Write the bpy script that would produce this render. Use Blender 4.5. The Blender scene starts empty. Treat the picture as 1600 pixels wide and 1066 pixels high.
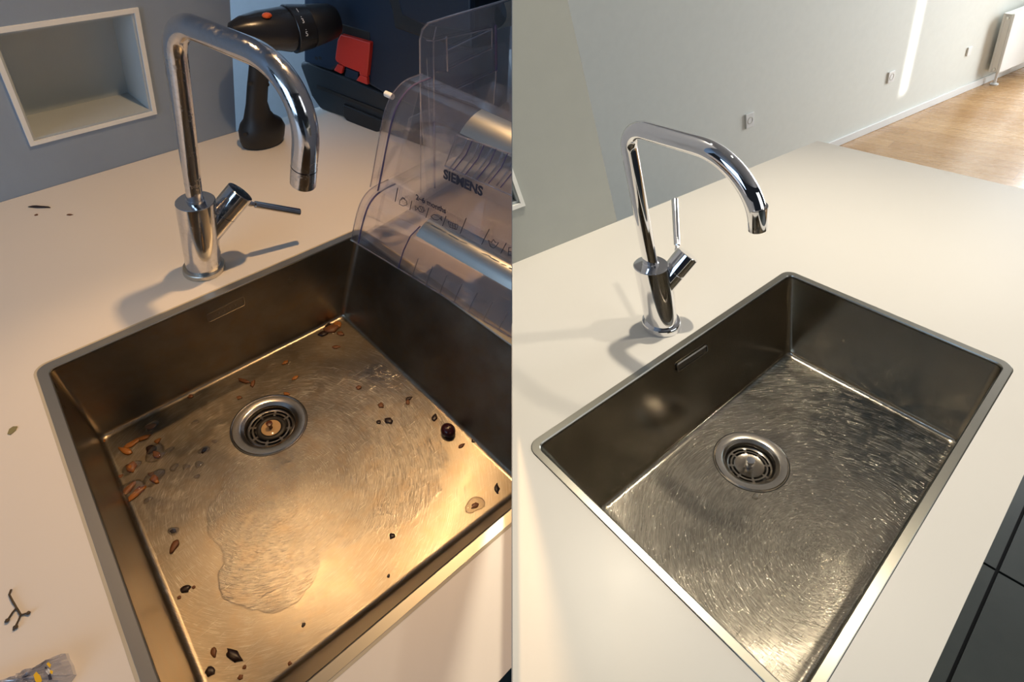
import bpy, bmesh, math, random
import numpy as np
from mathutils import Matrix, Vector
S = bpy.context.scene
COL = S.collection

# ------------------------------------------------------------------ camera, world, exposure
cam_d = bpy.data.cameras.new('camera'); cam = bpy.data.objects.new('camera', cam_d); COL.objects.link(cam)
CAM = np.array([0.0, 0.0, 1.5]); F = 800.0
cam.location = CAM; cam.rotation_euler = (math.radians(45), 0, 0)
cam_d.sensor_width = 36; cam_d.lens = 36 * F / 1600; cam_d.clip_start = .01
S.camera = cam
S.view_settings.view_transform = 'Standard'; S.view_settings.look = 'None'
S.cycles.transparent_max_bounces = 64
S.view_settings.exposure = 0.0; S.view_settings.gamma = 1; S.view_settings.use_curve_mapping = False
wd = bpy.data.worlds.new('world'); S.world = wd; wd.use_nodes = True
wd.node_tree.nodes['Background'].inputs[0].default_value = (.62, .72, .88, 1)
wd.node_tree.nodes['Background'].inputs[1].default_value = .02

_s = math.sin(math.radians(45))
CW = np.array([[1, 0, 0], [0, -_s, _s], [0, -_s, -_s]])       # camera axes (right, down, forward) to world
def ray(px, py): return CW @ np.array([(px - 800) / F, (py - 533) / F, 1.0])

class Kit:
    """one worktop and what stands on it: u runs along the tap side of the sink, v to the wall, z up"""
    def __init__(s, th, ro, h, vp, A, B, side):
        t, r = math.radians(th), math.radians(ro); s.side = side
        s.n = CW @ np.array([math.sin(r) * math.sin(t), -math.cos(r) * math.sin(t), -math.cos(t)])
        s.O = CAM - s.n * h
        a = s.at(*A); b = s.at(*B)
        s.ex = (b - a) / np.linalg.norm(b - a); s.ey = np.cross(s.n, s.ex); s.O = a
        d = -ray(*vp); s.vd = d / (d @ s.n)
    def at(s, px, py, z=0):
        d = ray(px, py); return CAM + d * (((s.O - CAM) @ s.n + z) / (d @ s.n))
    def loc(s, P):
        q = np.array(P) - s.O; z = q @ s.n; q = q - s.vd * z; return np.array([q @ s.ex, q @ s.ey, z])
    def l(s, px, py, z=0): return s.loc(s.at(px, py, z))
    def w(s, u, v, z=0): return s.O + s.ex * u + s.ey * v + s.vd * z
    def wn(s, u, v, z, k=0):                       # a point plus k along the true normal
        return s.w(u, v, z) + s.n * k
    def plane(s, P, N, px, py):
        d = ray(px, py); return CAM + d * (((P - CAM) @ N) / (d @ N))
    def wall(s, p0, p1, px, py, off=0):            # on the upright plane over p0-p1
        A = s.w(*p0); e = s.w(*p1) - A; N = np.cross(e, s.vd); N /= np.linalg.norm(N)
        return s.plane(A + N * off, N, px, py)
    def frame(s, P):
        m = Matrix.Identity(4)
        for i in range(3):
            m[i][0] = s.ex[i]; m[i][1] = s.ey[i]; m[i][2] = s.n[i]; m[i][3] = P[i]
        return m
KL = Kit(42, 9, .643, (412, 1120), (53.485, 576.567), (562.471, 356.75), -1)
KR = Kit(48, -9, .55, (1201, 1405), (821.883, 696.95), (1230.293, 421.693), 1)

# ------------------------------------------------------------------ daylight windows, ceiling spots and added fill areas
def look(o, target):
    o.rotation_euler = (Vector(target) - o.location).to_track_quat('-Z', 'Y').to_euler()
def spot(name, P, T, power, col, size, blend, rad):
    l = bpy.data.lights.new(name, 'SPOT'); l.energy = power; l.color = col; l.spot_size = math.radians(size)
    l.spot_blend = blend; l.shadow_soft_size = rad
    o = bpy.data.objects.new(name, l); COL.objects.link(o); o.location = P; look(o, T); return o
def area(name, P, T, power, col, sx, sy):
    l = bpy.data.lights.new(name, 'AREA'); l.shape = 'RECTANGLE'; l.size = sx; l.size_y = sy; l.energy = power; l.color = col
    o = bpy.data.objects.new(name, l); COL.objects.link(o); o.location = P; look(o, T); return o
WARM = (1.0, .63, .31); WARM2 = (1.0, .885, .69)
SL = KL.w(.28, .02, .15) + np.array([.44, .05, .885]) * .92
SR = KR.w(.30, 0, .15) + np.array([-.11, .20, .97]) * 1.3
SR2 = KR.at(1250, 1010, -.17) + np.array([.224, .304, .926]) * 1.6
spot('spotlight_lamp', SL, KL.w(.16, -.10, 0), 27, WARM, 98, .8, .014)
spot('spotlight_lamp', KL.at(475, 838, -.2) + np.array([-.165, .275, .947]) * 1.12, KL.w(.1, -.3, 0), 7.5, WARM, 62, .7, .016)
spot('spotlight_lamp', SR, KR.w(.2, -.10, 0), 50, WARM2, 85, .8, .02)
spot('spotlight_lamp', SR2, KR.w(.48, -.10, 0), 17, WARM2, 70, 1, .025)
spot('spotlight_lamp', KR.w(.86, .08, 0) + KR.n * 1.35, KR.w(.88, -.02, 0), 13, WARM2, 36, 1, .03)
area('window_and_fill_light', KL.w(-2.2, -.5, .7), KL.w(.4, .3, .2), 22, (.50, .72, 1.0), 1.4, 1.2)
area('window_and_fill_light', KL.w(-.5, 1.2, .9), KL.w(1.0, 2.0, .1), 48, (.55, .76, 1.0), .9, .9)  # added hidden source, brightens the pale wall further back
area('window_and_fill_light', KR.w(5.6, .1, .3), KR.w(2.5, .4, -.3), 185, (.93, .97, 1.0), 2.4, 2.0)
area('window_and_fill_light', KR.w(2.0, -3.2, .6), KR.w(1.2, 1.0, .1), 22, (.95, .98, 1.0), 2.2, 1.6)  # added front fill for the near part of the white wall

# a sliver of sun through the gap in the curtains, thrown on the long white wall
_T = KR.w(3.42, 1.11, -.42)
_sl = area('curtain_gap_sunlight', _T + KR.ex * 1.2 - KR.ey * 1.6 + KR.n * .5, _T, .16, (1, .98, .94), .018, .55); _sl.data.spread = math.radians(2.2)
# ------------------------------------------------------------------ materials
def mat(name, col, rough=.5, metal=0, spec=.5, **kw):
    m = bpy.data.materials.new(name); m.use_nodes = True
    b = m.node_tree.nodes['Principled BSDF']
    b.inputs['Base Color'].default_value = (*col, 1); b.inputs['Roughness'].default_value = rough
    b.inputs['Metallic'].default_value = metal; b.inputs['Specular IOR Level'].default_value = spec
    for k, v in kw.items(): b.inputs[k.replace('_', ' ')].default_value = v
    return m
def nd(m, t, **kw):
    n = m.node_tree.nodes.new(t)
    for k, v in kw.items():
        if k in n.inputs: n.inputs[k].default_value = v
        else: setattr(n, k, v)
    return n
def lk(m, a, b): m.node_tree.links.new(a, b)
def bsdf(m): return m.node_tree.nodes['Principled BSDF']
def mth(m, op, a, b=None, c=None, clamp=False):
    n = nd(m, 'ShaderNodeMath', operation=op); n.use_clamp = clamp
    for i, x in enumerate((a, b, c)):
        if x is None: continue
        if isinstance(x, (int, float)): n.inputs[i].default_value = x
        else: lk(m, x, n.inputs[i])
    return n.outputs[0]
def ramp(m, fac, stops):
    r = nd(m, 'ShaderNodeValToRGB'); cr = r.color_ramp
    while len(cr.elements) < len(stops): cr.elements.new(.5)
    for e, (p, c) in zip(cr.elements, stops):
        e.position = p; e.color = (*c, 1) if isinstance(c, tuple) else (c, c, c, 1)
    lk(m, fac, r.inputs[0]); return r.outputs[0]
def noise(m, scale, detail=3, vec=None, rough=.5):
    n = nd(m, 'ShaderNodeTexNoise'); n.inputs['Scale'].default_value = scale; n.inputs['Detail'].default_value = detail
    n.inputs['Roughness'].default_value = rough
    if vec is None:
        tc = nd(m, 'ShaderNodeTexCoord'); vec = tc.outputs['Object']
    lk(m, vec, n.inputs['Vector']); return n.outputs['Fac']
def bump(m, h, strength, dist=.001):
    b = nd(m, 'ShaderNodeBump'); b.inputs['Strength'].default_value = strength; b.inputs['Distance'].default_value = dist
    lk(m, h, b.inputs['Height']); return b.outputs[0]
def mixc(m, f, a, b, mode='MIX'):
    n = nd(m, 'ShaderNodeMix', data_type='RGBA', blend_type=mode)
    for i, x in ((0, f), (6, a), (7, b)):
        if isinstance(x, (int, float)): n.inputs[i].default_value = x
        elif isinstance(x, tuple): n.inputs[i].default_value = (*x, 1)
        else: lk(m, x, n.inputs[i])
    return n.outputs[2]

def plaster(name, col, rough=.7):
    m = mat(name, col, rough, spec=.3)
    f = noise(m, 30, 4); lk(m, mixc(m, f, tuple(c * .96 for c in col), tuple(min(1, c * 1.03) for c in col)), bsdf(m).inputs['Base Color'])
    lk(m, bump(m, noise(m, 260, 3), .12, .0006), bsdf(m).inputs['Normal']); return m
def steel(name, centre, blobs=None, base=(.66, .60, .52), rough=.27, dirty=0., curl=.7, dark=(.30, .25, .2)):
    m = mat(name, base, rough, 1.0)
    tc = nd(m, 'ShaderNodeTexCoord'); mp = nd(m, 'ShaderNodeMapping'); lk(m, tc.outputs['Object'], mp.inputs[0])
    mp.inputs['Location'].default_value = (-centre[0], -centre[1], 0)
    sp = nd(m, 'ShaderNodeSeparateXYZ'); lk(m, mp.outputs[0], sp.inputs[0])
    wob = noise(m, 5, 1)
    x = mth(m, 'ADD', sp.outputs[0], mth(m, 'MULTIPLY', mth(m, 'SUBTRACT', wob, .5), .03))
    y = mth(m, 'ADD', sp.outputs[1], mth(m, 'MULTIPLY', mth(m, 'SUBTRACT', wob, .5), .03))
    r = mth(m, 'SQRT', mth(m, 'ADD', mth(m, 'MULTIPLY', x, x), mth(m, 'MULTIPLY', y, y)))
    a = mth(m, 'ARCTAN2', y, x)
    def pol(fr, fa, z):
        cb = nd(m, 'ShaderNodeCombineXYZ'); lk(m, mth(m, 'MULTIPLY', r, fr), cb.inputs[0]); lk(m, mth(m, 'MULTIPLY', a, fa), cb.inputs[1])
        cb.inputs[2].default_value = z; return cb.outputs[0]
    s1 = noise(m, 1, 2, pol(420, 7, 0)); s2 = noise(m, 1, 3, pol(900, 16, 4)); s3 = noise(m, 55, 2)
    # sparse brighter scratches
    v = mth(m, 'MULTIPLY', ramp(m, noise(m, 1, 2, pol(1100, 6, 9), .6), [(.57, 0.), (.63, 1.)]), ramp(m, s3, [(.40, 0.), (.5, 1.)]))
    # straight scratches at odd angles
    mp2 = nd(m, 'ShaderNodeMapping'); lk(m, tc.outputs['Object'], mp2.inputs[0]); mp2.inputs['Rotation'].default_value = (0, 0, .9); mp2.inputs['Scale'].default_value = (28, 800, 1)
    v2 = ramp(m, noise(m, 1, 2, mp2.outputs[0], .6), [(.64, 0.), (.70, 1.)])
    h = mth(m, 'ADD', mth(m, 'ADD', s1, mth(m, 'MULTIPLY', s2, .7)), mth(m, 'MULTIPLY', mth(m, 'ADD', v, mth(m, 'MULTIPLY', v2, .5)), 1.2))
    sp0 = nd(m, 'ShaderNodeSeparateXYZ'); lk(m, tc.outputs['Object'], sp0.inputs[0])
    fm = mth(m, 'LESS_THAN', sp0.outputs[2], .004)                     # cutlery marks only on the floor of the basin
    film = None
    if blobs:                                                          # dried film of dirty water around the scoured middle
        w2 = noise(m, 14, 3); fac = None
        for bx_, by_, br in blobs:
            dx = mth(m, 'SUBTRACT', sp0.outputs[0], bx_); dy = mth(m, 'SUBTRACT', sp0.outputs[1], by_)
            dd = mth(m, 'SQRT', mth(m, 'ADD', mth(m, 'MULTIPLY', dx, dx), mth(m, 'MULTIPLY', dy, dy)))
            dd = mth(m, 'ADD', mth(m, 'DIVIDE', dd, br), mth(m, 'MULTIPLY', mth(m, 'SUBTRACT', w2, .5), .5))
            fac = dd if fac is None else mth(m, 'MINIMUM', fac, dd)
        film = mth(m, 'MULTIPLY', ramp(m, fac, [(.97, 0.), (1.0, 1.)]), fm)
        h = mth(m, 'MULTIPLY', h, mth(m, 'SUBTRACT', 1.0, mth(m, 'MULTIPLY', film, .8)))
    h = mth(m, 'MULTIPLY', h, fm)
    lk(m, bump(m, h, curl, .00020), bsdf(m).inputs['Normal'])
    st = noise(m, 7, 6, rough=.62); st2 = noise(m, 30, 5, rough=.6)
    lk(m, mth(m, 'ADD', mth(m, 'MULTIPLY', st, .10 + .16 * dirty), rough - .06), bsdf(m).inputs['Roughness'])
    c = mixc(m, ramp(m, st, [(.35, 0.), (.65, 1.)]), tuple(x * (.86 - .15 * dirty) for x in base), base)
    sc = ramp(m, mth(m, 'ADD', mth(m, 'MULTIPLY', s2, .5), mth(m, 'MULTIPLY', s1, .5)), [(.36, .62), (.50, .95), (.62, 1.35)])
    c = mixc(m, mth(m, 'MULTIPLY', fm, .75), c, sc, 'MULTIPLY')
    c = mixc(m, mth(m, 'MULTIPLY', mth(m, 'MULTIPLY', mth(m, 'MAXIMUM', v, v2), fm), .6), c, (.92, .88, .78))
    if film is not None:
        c = mixc(m, mth(m, 'MULTIPLY', film, .6), c, (.33, .275, .20))
    if dirty:
        c = mixc(m, mth(m, 'MULTIPLY', ramp(m, st2, [(.48, 0.), (.75, 1.)]), .45 * dirty), c, (.36, .25, .14))
    lk(m, c, bsdf(m).inputs['Base Color'])
    return m
def clear(name, tint=(.93, .92, .95), haze=.10, gl=.55, rough=.06):
    m = bpy.data.materials.new(name); m.use_nodes = True; t = m.node_tree; t.nodes.remove(t.nodes['Principled BSDF'])
    out = t.nodes['Material Output']
    tr = nd(m, 'ShaderNodeBsdfTransparent'); tr.inputs[0].default_value = (*tint, 1)
    df = nd(m, 'ShaderNodeBsdfDiffuse'); df.inputs[0].default_value = (.62, .60, .66, 1)
    g = nd(m, 'ShaderNodeBsdfGlossy'); g.inputs['Roughness'].default_value = rough; g.inputs[0].default_value = (.95, .97, 1, 1)
    a = nd(m, 'ShaderNodeMixShader'); a.inputs[0].default_value = haze; lk(m, tr.outputs[0], a.inputs[1]); lk(m, df.outputs[0], a.inputs[2])
    lw = nd(m, 'ShaderNodeLayerWeight'); lw.inputs[0].default_value = .35
    f = mth(m, 'ADD', mth(m, 'MULTIPLY', lw.outputs['Facing'], gl), .04, clamp=True)
    b = nd(m, 'ShaderNodeMixShader'); lk(m, f, b.inputs[0]); lk(m, a.outputs[0], b.inputs[1]); lk(m, g.outputs[0], b.inputs[2])
    lk(m, b.outputs[0], out.inputs[0]); return m

def chrome(name, col, rough, spots=0.):
    m = mat(name, col, rough, 1.0)
    if spots:
        f = noise(m, 140, 5, rough=.7); g = noise(m, 18, 4)
        k = mth(m, 'MULTIPLY', ramp(m, f, [(.42, 0.), (.62, 1.)]), ramp(m, g, [(.35, .2), (.65, 1.)]))
        lk(m, mth(m, 'ADD', mth(m, 'MULTIPLY', k, spots), rough), bsdf(m).inputs['Roughness'])
        lk(m, mixc(m, mth(m, 'MULTIPLY', k, .5), col, (.52, .48, .43)), bsdf(m).inputs['Base Color'])
    return m
def worktop_mat(name, col):
    m = mat(name, col, .34, spec=.4)
    f = noise(m, 6, 4); lk(m, mixc(m, f, tuple(c * .97 for c in col), col), bsdf(m).inputs['Base Color'])
    lk(m, mth(m, 'ADD', mth(m, 'MULTIPLY', noise(m, 12, 4), .12), .30), bsdf(m).inputs['Roughness'])
    lk(m, bump(m, noise(m, 400, 2), .05, .0004), bsdf(m).inputs['Normal']); return m
M = dict(
    top_l=worktop_mat('worktop_dirty', (.80, .74, .66)), top_r=worktop_mat('worktop_clean', (.80, .77, .72)),
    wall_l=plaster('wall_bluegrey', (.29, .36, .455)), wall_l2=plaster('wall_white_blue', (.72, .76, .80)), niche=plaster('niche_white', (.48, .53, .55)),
    col_r=plaster('column_grey', (.42, .44, .42)), wall_r=plaster('wall_white', (.82, .84, .78)), ceil=plaster('ceiling_grey', (.32, .32, .33)),
    white=mat('white_paint', (.85, .86, .84), .4), black=mat('black_rubber', (.007, .007, .008), .5), blackg=mat('black_plastic', (.018, .018, .02), .25),
    navy=mat('navy_plastic', (.010, .022, .045), .38), dark=mat('charcoal_plastic', (.014, .018, .022), .45), red=mat('red_plastic', (.62, .035, .02), .38),
    print=mat('printed_ink', (.03, .03, .05), .5), white_ink=mat('white_ink', (.8, .8, .8), .5), orange=mat('orange_plastic', (.8, .12, .02), .4),
    chrome_l=chrome('chrome_spotted', (.66, .66, .68), .08, .26), chrome_r=chrome('chrome_polished', (.86, .86, .88), .025),
    brushed=mat('brushed_aluminium', (.72, .70, .64), .30, 1.0), hole=mat('drain_dark', (.01, .008, .006), .5),
    clear=clear('clear_plastic', (.985, .972, .975), .02, .28), clear2=clear('clear_plastic_back', (.93, .95, .98), .03, .55), edge=mat('plastic_edge', (.10, .08, .16), .2),
    tub=clear('clear_plastic_thin', (.985, .98, .985), .015, .25), water=clear('water', (.84, .82, .78), 0, 1.0, .02), cloudy=clear('clear_plastic_rib', (.78, .76, .8), .1, .8),
    crumb=mat('food_brown', (.16, .06, .02), .5), crumb_d=mat('food_dark', (.02, .008, .006), .35), crumb_o=mat('food_orange', (.34, .13, .03), .25),
    stem=mat('dry_stem', (.07, .045, .02), .7), leaf=mat('dry_leaf', (.25, .22, .10), .7), cherry=mat('cherry_skin', (.03, .004, .006), .25),
    bag=clear('bag_film', (.75, .77, .8), .45, .8, .15), yellow=mat('yellow_print', (.85, .52, .02), .4),
    seal=mat('joint_tan', (.55, .47, .33), .6), seal_r=mat('joint_grey', (.55, .52, .45), .6), pale=mat('pale_panel', (.84, .84, .80), .4),
    amber=mat('murky_water', (.55, .36, .18), .12), grout=mat('grout', (.006, .006, .006), .8), curtain=mat('curtain_white', (.8, .8, .78), .8),
)
# dimpled plastic
# ------------------------------------------------------------------ mesh helpers (verts in world space, then moved to the object's frame)
def V3(p): return Vector([float(x) for x in p])
def finish(name, bm, m, K, base=None, parent=None, smooth=False, clip=True, fill=True, bevel=0, angle=40):
    if clip:
        s = K.side
        r = bmesh.ops.bisect_plane(bm, geom=bm.verts[:] + bm.edges[:] + bm.faces[:], dist=1e-6,
            plane_co=(s * .0006, 0, 0), plane_no=(s, 0, 0), clear_inner=True)
        if fill:
            ed = [e for e in r['geom_cut'] if isinstance(e, bmesh.types.BMEdge)]
            if ed:
                try: bmesh.ops.triangle_fill(bm, use_beauty=True, use_dissolve=True, edges=ed)
                except Exception: pass
    if not bm.faces: bm.free(); return None
    bmesh.ops.recalc_face_normals(bm, faces=bm.faces[:])
    mw = parent_frame(parent) if parent is not None else K.frame(base)
    bm.transform(mw.inverted())
    if smooth:
        for f in bm.faces: f.smooth = True
    me = bpy.data.meshes.new(name); bm.to_mesh(me); bm.free()
    if smooth:
        try: me.set_sharp_from_angle(angle=math.radians(angle))
        except Exception: pass
    if isinstance(m, (list, tuple)):
        for x in m: me.materials.append(x)
    else: me.materials.append(m)
    o = bpy.data.objects.new(name, me); COL.objects.link(o)
    if parent is not None: o.parent = parent
    else: o.matrix_world = mw
    if bevel:
        b = o.modifiers.new('bevel', 'BEVEL'); b.width = bevel; b.segments = 3; b.limit_method = 'ANGLE'; b.angle_limit = math.radians(35)
    return o
FR = {}
def parent_frame(p):
    while p.parent is not None: p = p.parent
    return FR.get(p.name, p.matrix_world.copy())
def thing(name, K, base, label, cat, group=None):
    o = bpy.data.objects.new(name, None); COL.objects.link(o); o.empty_display_size = .02
    mw = K.frame(base); o.matrix_world = mw; FR[o.name] = mw
    return tag(o, label, cat, group)
def tag(o, label, cat, group=None):
    if o is None: return None
    o['label'] = label; o['category'] = cat
    if group: o['group'] = group
    return o
def struct(o):
    if o is not None: o['kind'] = 'structure'
    return o
def prism(bm, bot, top):
    a = [bm.verts.new(V3(p)) for p in bot]; b = [bm.verts.new(V3(p)) for p in top]; n = len(a)
    bm.faces.new(a[::-1]); bm.faces.new(b)
    for i in range(n): bm.faces.new((a[i], a[(i + 1) % n], b[(i + 1) % n], b[i]))
    return bm
def box(K, poly, z0, z1, bm=None):
    bm = bm or bmesh.new(); return prism(bm, [K.w(u, v, z0) for u, v in poly], [K.w(u, v, z1) for u, v in poly])
def slab(K, pts, N, d0, d1, bm=None):                 # polygon of world points thickened along N
    bm = bm or bmesh.new(); return prism(bm, [p + N * d0 for p in pts], [p + N * d1 for p in pts])
def loft(bm, rings, closed=True, cap0=False, cap1=False):
    R = [[bm.verts.new(V3(p)) for p in r] for r in rings]; n = len(R[0])
    for a, b in zip(R, R[1:]):
        for i in range(n if closed else n - 1):
            j = (i + 1) % n; bm.faces.new((a[i], a[j], b[j], b[i]))
    if cap0: bm.faces.new(R[0][::-1])
    if cap1: bm.faces.new(R[-1])
    return R
def perp(d, ref=(0, 0, 1)):
    d = np.array(d) / np.linalg.norm(d); r = np.array(ref, float)
    if abs(d @ r) > .95: r = np.array([1., 0, 0])
    a = np.cross(d, r); a /= np.linalg.norm(a); return a, np.cross(d, a)
def tube(bm, path, rad, seg=20, caps=True):
    path = [np.array(p) for p in path]; n = len(path)
    rad = [rad] * n if np.isscalar(rad) else rad
    T = [path[min(i + 1, n - 1)] - path[max(i - 1, 0)] for i in range(n)]; T = [t / np.linalg.norm(t) for t in T]
    a, b = perp(T[0]); rings = []
    for i in range(n):
        a = a - T[i] * (a @ T[i]); a /= np.linalg.norm(a); b = np.cross(T[i], a)
        rings.append([path[i] + rad[i] * (math.cos(t) * a + math.sin(t) * b) for t in np.linspace(0, 2 * math.pi, seg, endpoint=False)])
    loft(bm, rings, True, caps, caps); return bm
def lathe(bm, C, e1, e2, ax, prof, seg=48, cap0=True, cap1=True):
    rings = [[C + ax * h + r * (math.cos(t) * e1 + math.sin(t) * e2) for t in np.linspace(0, 2 * math.pi, seg, endpoint=False)] for r, h in prof]
    loft(bm, rings, True, cap0, cap1); return bm
def lerp(a, b, t): return np.array(a) * (1 - t) + np.array(b) * t
def inset(q, d):                                       # 2D quad (u,v) corners moved inward by d
    q = [np.array(p[:2], float) for p in q]; c = sum(q) / 4; out = []
    for i in range(4):
        p0, p1, p2 = q[i - 1], q[i], q[(i + 1) % 4]
        def line(a, b):
            t = (b - a) / np.linalg.norm(b - a); nn = np.array([-t[1], t[0]])
            if (c - a) @ nn < 0: nn = -nn
            return a + nn * d, t
        a, ta = line(p0, p1); b, tb = line(p1, p2)
        A = np.array([[ta[0], -tb[0]], [ta[1], -tb[1]]]); s = np.linalg.solve(A, b - a); out.append(a + ta * s[0])
    return out
def rquad(q, r, seg=6, sub=6):                         # rounded quad, (u,v) list
    q = [np.array(p[:2], float) for p in q]; out = []; arcs = []
    for i in range(4):
        p0, p1, p2 = q[i - 1], q[i], q[(i + 1) % 4]
        a = (p0 - p1) / np.linalg.norm(p0 - p1); b = (p2 - p1) / np.linalg.norm(p2 - p1)
        half = math.acos(np.clip(a @ b, -1, 1)) / 2; d = r / math.tan(half)
        c = p1 + (a + b) / np.linalg.norm(a + b) * r / math.sin(half)
        s = p1 + a * d - c; e = p1 + b * d - c
        a0 = math.atan2(s[1], s[0]); a1 = math.atan2(e[1], e[0]); da = (a1 - a0 + math.pi) % (2 * math.pi) - math.pi
        arcs.append([c + r * np.array([math.cos(a0 + da * t), math.sin(a0 + da * t)]) for t in np.linspace(0, 1, seg + 1)])
    for i in range(4):
        out += arcs[i]; nx = arcs[(i + 1) % 4][0]
        out += [lerp(arcs[i][-1], nx, t) for t in np.linspace(0, 1, sub + 1)[1:-1]]
    return out
def ico(bm, C, r, sc=(1, 1, 1), K=None, jit=0, rnd=None, sub=2, flat=False):
    t = bmesh.ops.create_icosphere(bm, subdivisions=sub, radius=1)['verts']
    for v in t:
        k = 1 + (rnd.uniform(-jit, jit) if jit else 0)
        x, y, z = v.co * r * k
        if flat and z < 0: z *= .1
        p = C + K.ex * x * sc[0] + K.ey * y * sc[1] + K.n * z * sc[2]; v.co = V3(p)
    return t

# ------------------------------------------------------------------ setting
def partition():  # added thin divider, keeps light and view of the two kitchens apart
    bm = bmesh.new(); t = .0003
    poly = [(-.6, -.6), (7, -.6), (7, 3.4), (.45, 3.4), (.45, 1.08), (-.6, 1.08)]
    prism(bm, [np.array([-t, y, z]) for y, z in poly], [np.array([t, y, z]) for y, z in poly])
    me = bpy.data.meshes.new('added_divider'); bm.normal_update(); bmesh.ops.recalc_face_normals(bm, faces=bm.faces[:]); bm.to_mesh(me); bm.free(); me.materials.append(M['ceil'])
    o = bpy.data.objects.new('added_divider', me); COL.objects.link(o); struct(o)
partition()

# left kitchen: wall with its white niche
lw0 = KL.l(0, 316); lw1 = KL.l(369, 205.5); ld = (lw1 - lw0)[:2]; ld /= np.linalg.norm(ld); ln = np.array([-ld[1], ld[0]])
def LWp(s, d=0): p = lw0[:2] + ld * s + ln * d; return (p[0], p[1])
def wall_with_niche(name, K, P, s0, s1, z0, z1, thick, ns0, ns1, nz0, nz1, depth, m, mn, side_name):
    bm = bmesh.new()
    def bx(a, b, c, d): box(K, [P(a, 0), P(b, 0), P(b, thick), P(a, thick)], c, d, bm)
    bx(s0, ns0, z0, z1); bx(ns1, s1, z0, z1); bx(ns0, ns1, z0, nz0); bx(ns0, ns1, nz1, z1)
    struct(finish(name, bm, m, K, K.w(*P(ns1, 0), 0), clip=True))
    # lining of the niche
    e = .004; bm = bmesh.new()
    box(K, [P(ns0, depth), P(ns1, depth), P(ns1, thick - .001), P(ns0, thick - .001)], nz0, nz1, bm)
    box(K, [P(ns0, 0.001), P(ns0 + e, 0.001), P(ns0 + e, depth), P(ns0, depth)], nz0, nz1, bm)
    box(K, [P(ns1 - e, 0.001), P(ns1, 0.001), P(ns1, depth), P(ns1 - e, depth)], nz0, nz1, bm)
    box(K, [P(ns0 + e, 0.001), P(ns1 - e, 0.001), P(ns1 - e, depth), P(ns0 + e, depth)], nz0, nz0 + e, bm)
    box(K, [P(ns0 + e, 0.001), P(ns1 - e, 0.001), P(ns1 - e, depth), P(ns0 + e, depth)], nz1 - e, nz1, bm)
    o = finish('trim_1', bm, mn, K, K.w(*P(ns1, 0), nz0)); struct(o)
    # raised frame
    bm = bmesh.new(); w = .0075; t = -.004
    for a, b, c, d in ((ns0 - w, ns1 + w, nz0 - w, nz0), (ns0 - w, ns1 + w, nz1, nz1 + w), (ns0 - w, ns0, nz0, nz1), (ns1, ns1 + w, nz0, nz1)):
        box(K, [P(a, t), P(b, t), P(b, 0.0), P(a, 0.0)], c, d, bm)
    struct(finish('trim_2', bm, M['white'], K, K.w(*P(ns1, 0), nz0)))
wall_with_niche('wall_left', KL, LWp, -1.4, .463, -.9, 1.5, .14, .084, .289, .1025, .2885, .095, M['wall_l'], M['niche'], 'left')
# paler wall further back on the left
bm = box(KL, [(-1.2, 1.95), (4.2, 2.05), (4.2, 2.15), (-1.2, 2.05)], -.9, 1.5)
struct(finish('wall_back_left', bm, M['wall_l2'], KL, KL.w(1, 1, 0)))
bm = box(KL, [(-2.4, -2.2), (4.2, -2.2), (4.2, 2.25), (-2.4, 2.25)], -.96, -.9)
def tile_mat():
    m = mat('dark_tiles', (.045, .050, .048), .42); f = noise(m, 5, 6, rough=.6)
    lk(m, mixc(m, f, (.045, .052, .046), (.095, .105, .092)), bsdf(m).inputs['Base Color']); return m
M['tile'] = tile_mat()
struct(finish('floor_left', bm, M['tile'], KL, KL.w(.4, -.8, -.9)))
bm = box(KL, [(-2.2, -2.2), (2.4, -2.2), (2.4, 1.6), (-2.2, 1.6)], 1.5, 1.55)
struct(finish('ceiling_left', bm, M['ceil'], KL, KL.w(.4, 0, 1.5)))

# right kitchen: grey column with a niche, long white wall, skirting, wood and tile floors
rw0 = KR.l(800, 412.7); rw1 = KR.l(966, 345.7); rd = (rw1 - rw0)[:2]; rd /= np.linalg.norm(rd); rn = np.array([-rd[1], rd[0]])
def RWp(s, d=0): p = rw0[:2] + rd * s + rn * d; return (p[0], p[1])
wall_with_niche('wall_right', KR, RWp, -.6, .2475, -.85, 1.5, .14, -.15, .058, .112, .30, .09, M['col_r'], M['niche'], 'right')
f0 = KR.l(1310, 226.6, -.85)[:2]; f1 = KR.l(1538, 129.5, -.85)[:2]; fd = (f1 - f0) / np.linalg.norm(f1 - f0); fn = np.array([-fd[1], fd[0]])
def FWp(s, d=0): p = f0 + fd * s + fn * d; return (p[0], p[1])
bm = box(KR, [FWp(-3.2), FWp(3.6), FWp(3.6, .15), FWp(-3.2, .15)], -.85, 1.5)
struct(finish('wall_back_right', bm, M['wall_r'], KR, KR.w(*FWp(0), -.85)))
bm = box(KR, [FWp(-3.2, -.012), FWp(3.6, -.012), FWp(3.6, -.0005), FWp(-3.2, -.0005)], -.85, -.805)
struct(finish('baseboard_right', bm, M['white'], KR, KR.w(*FWp(0), -.85), bevel=.003))
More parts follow.
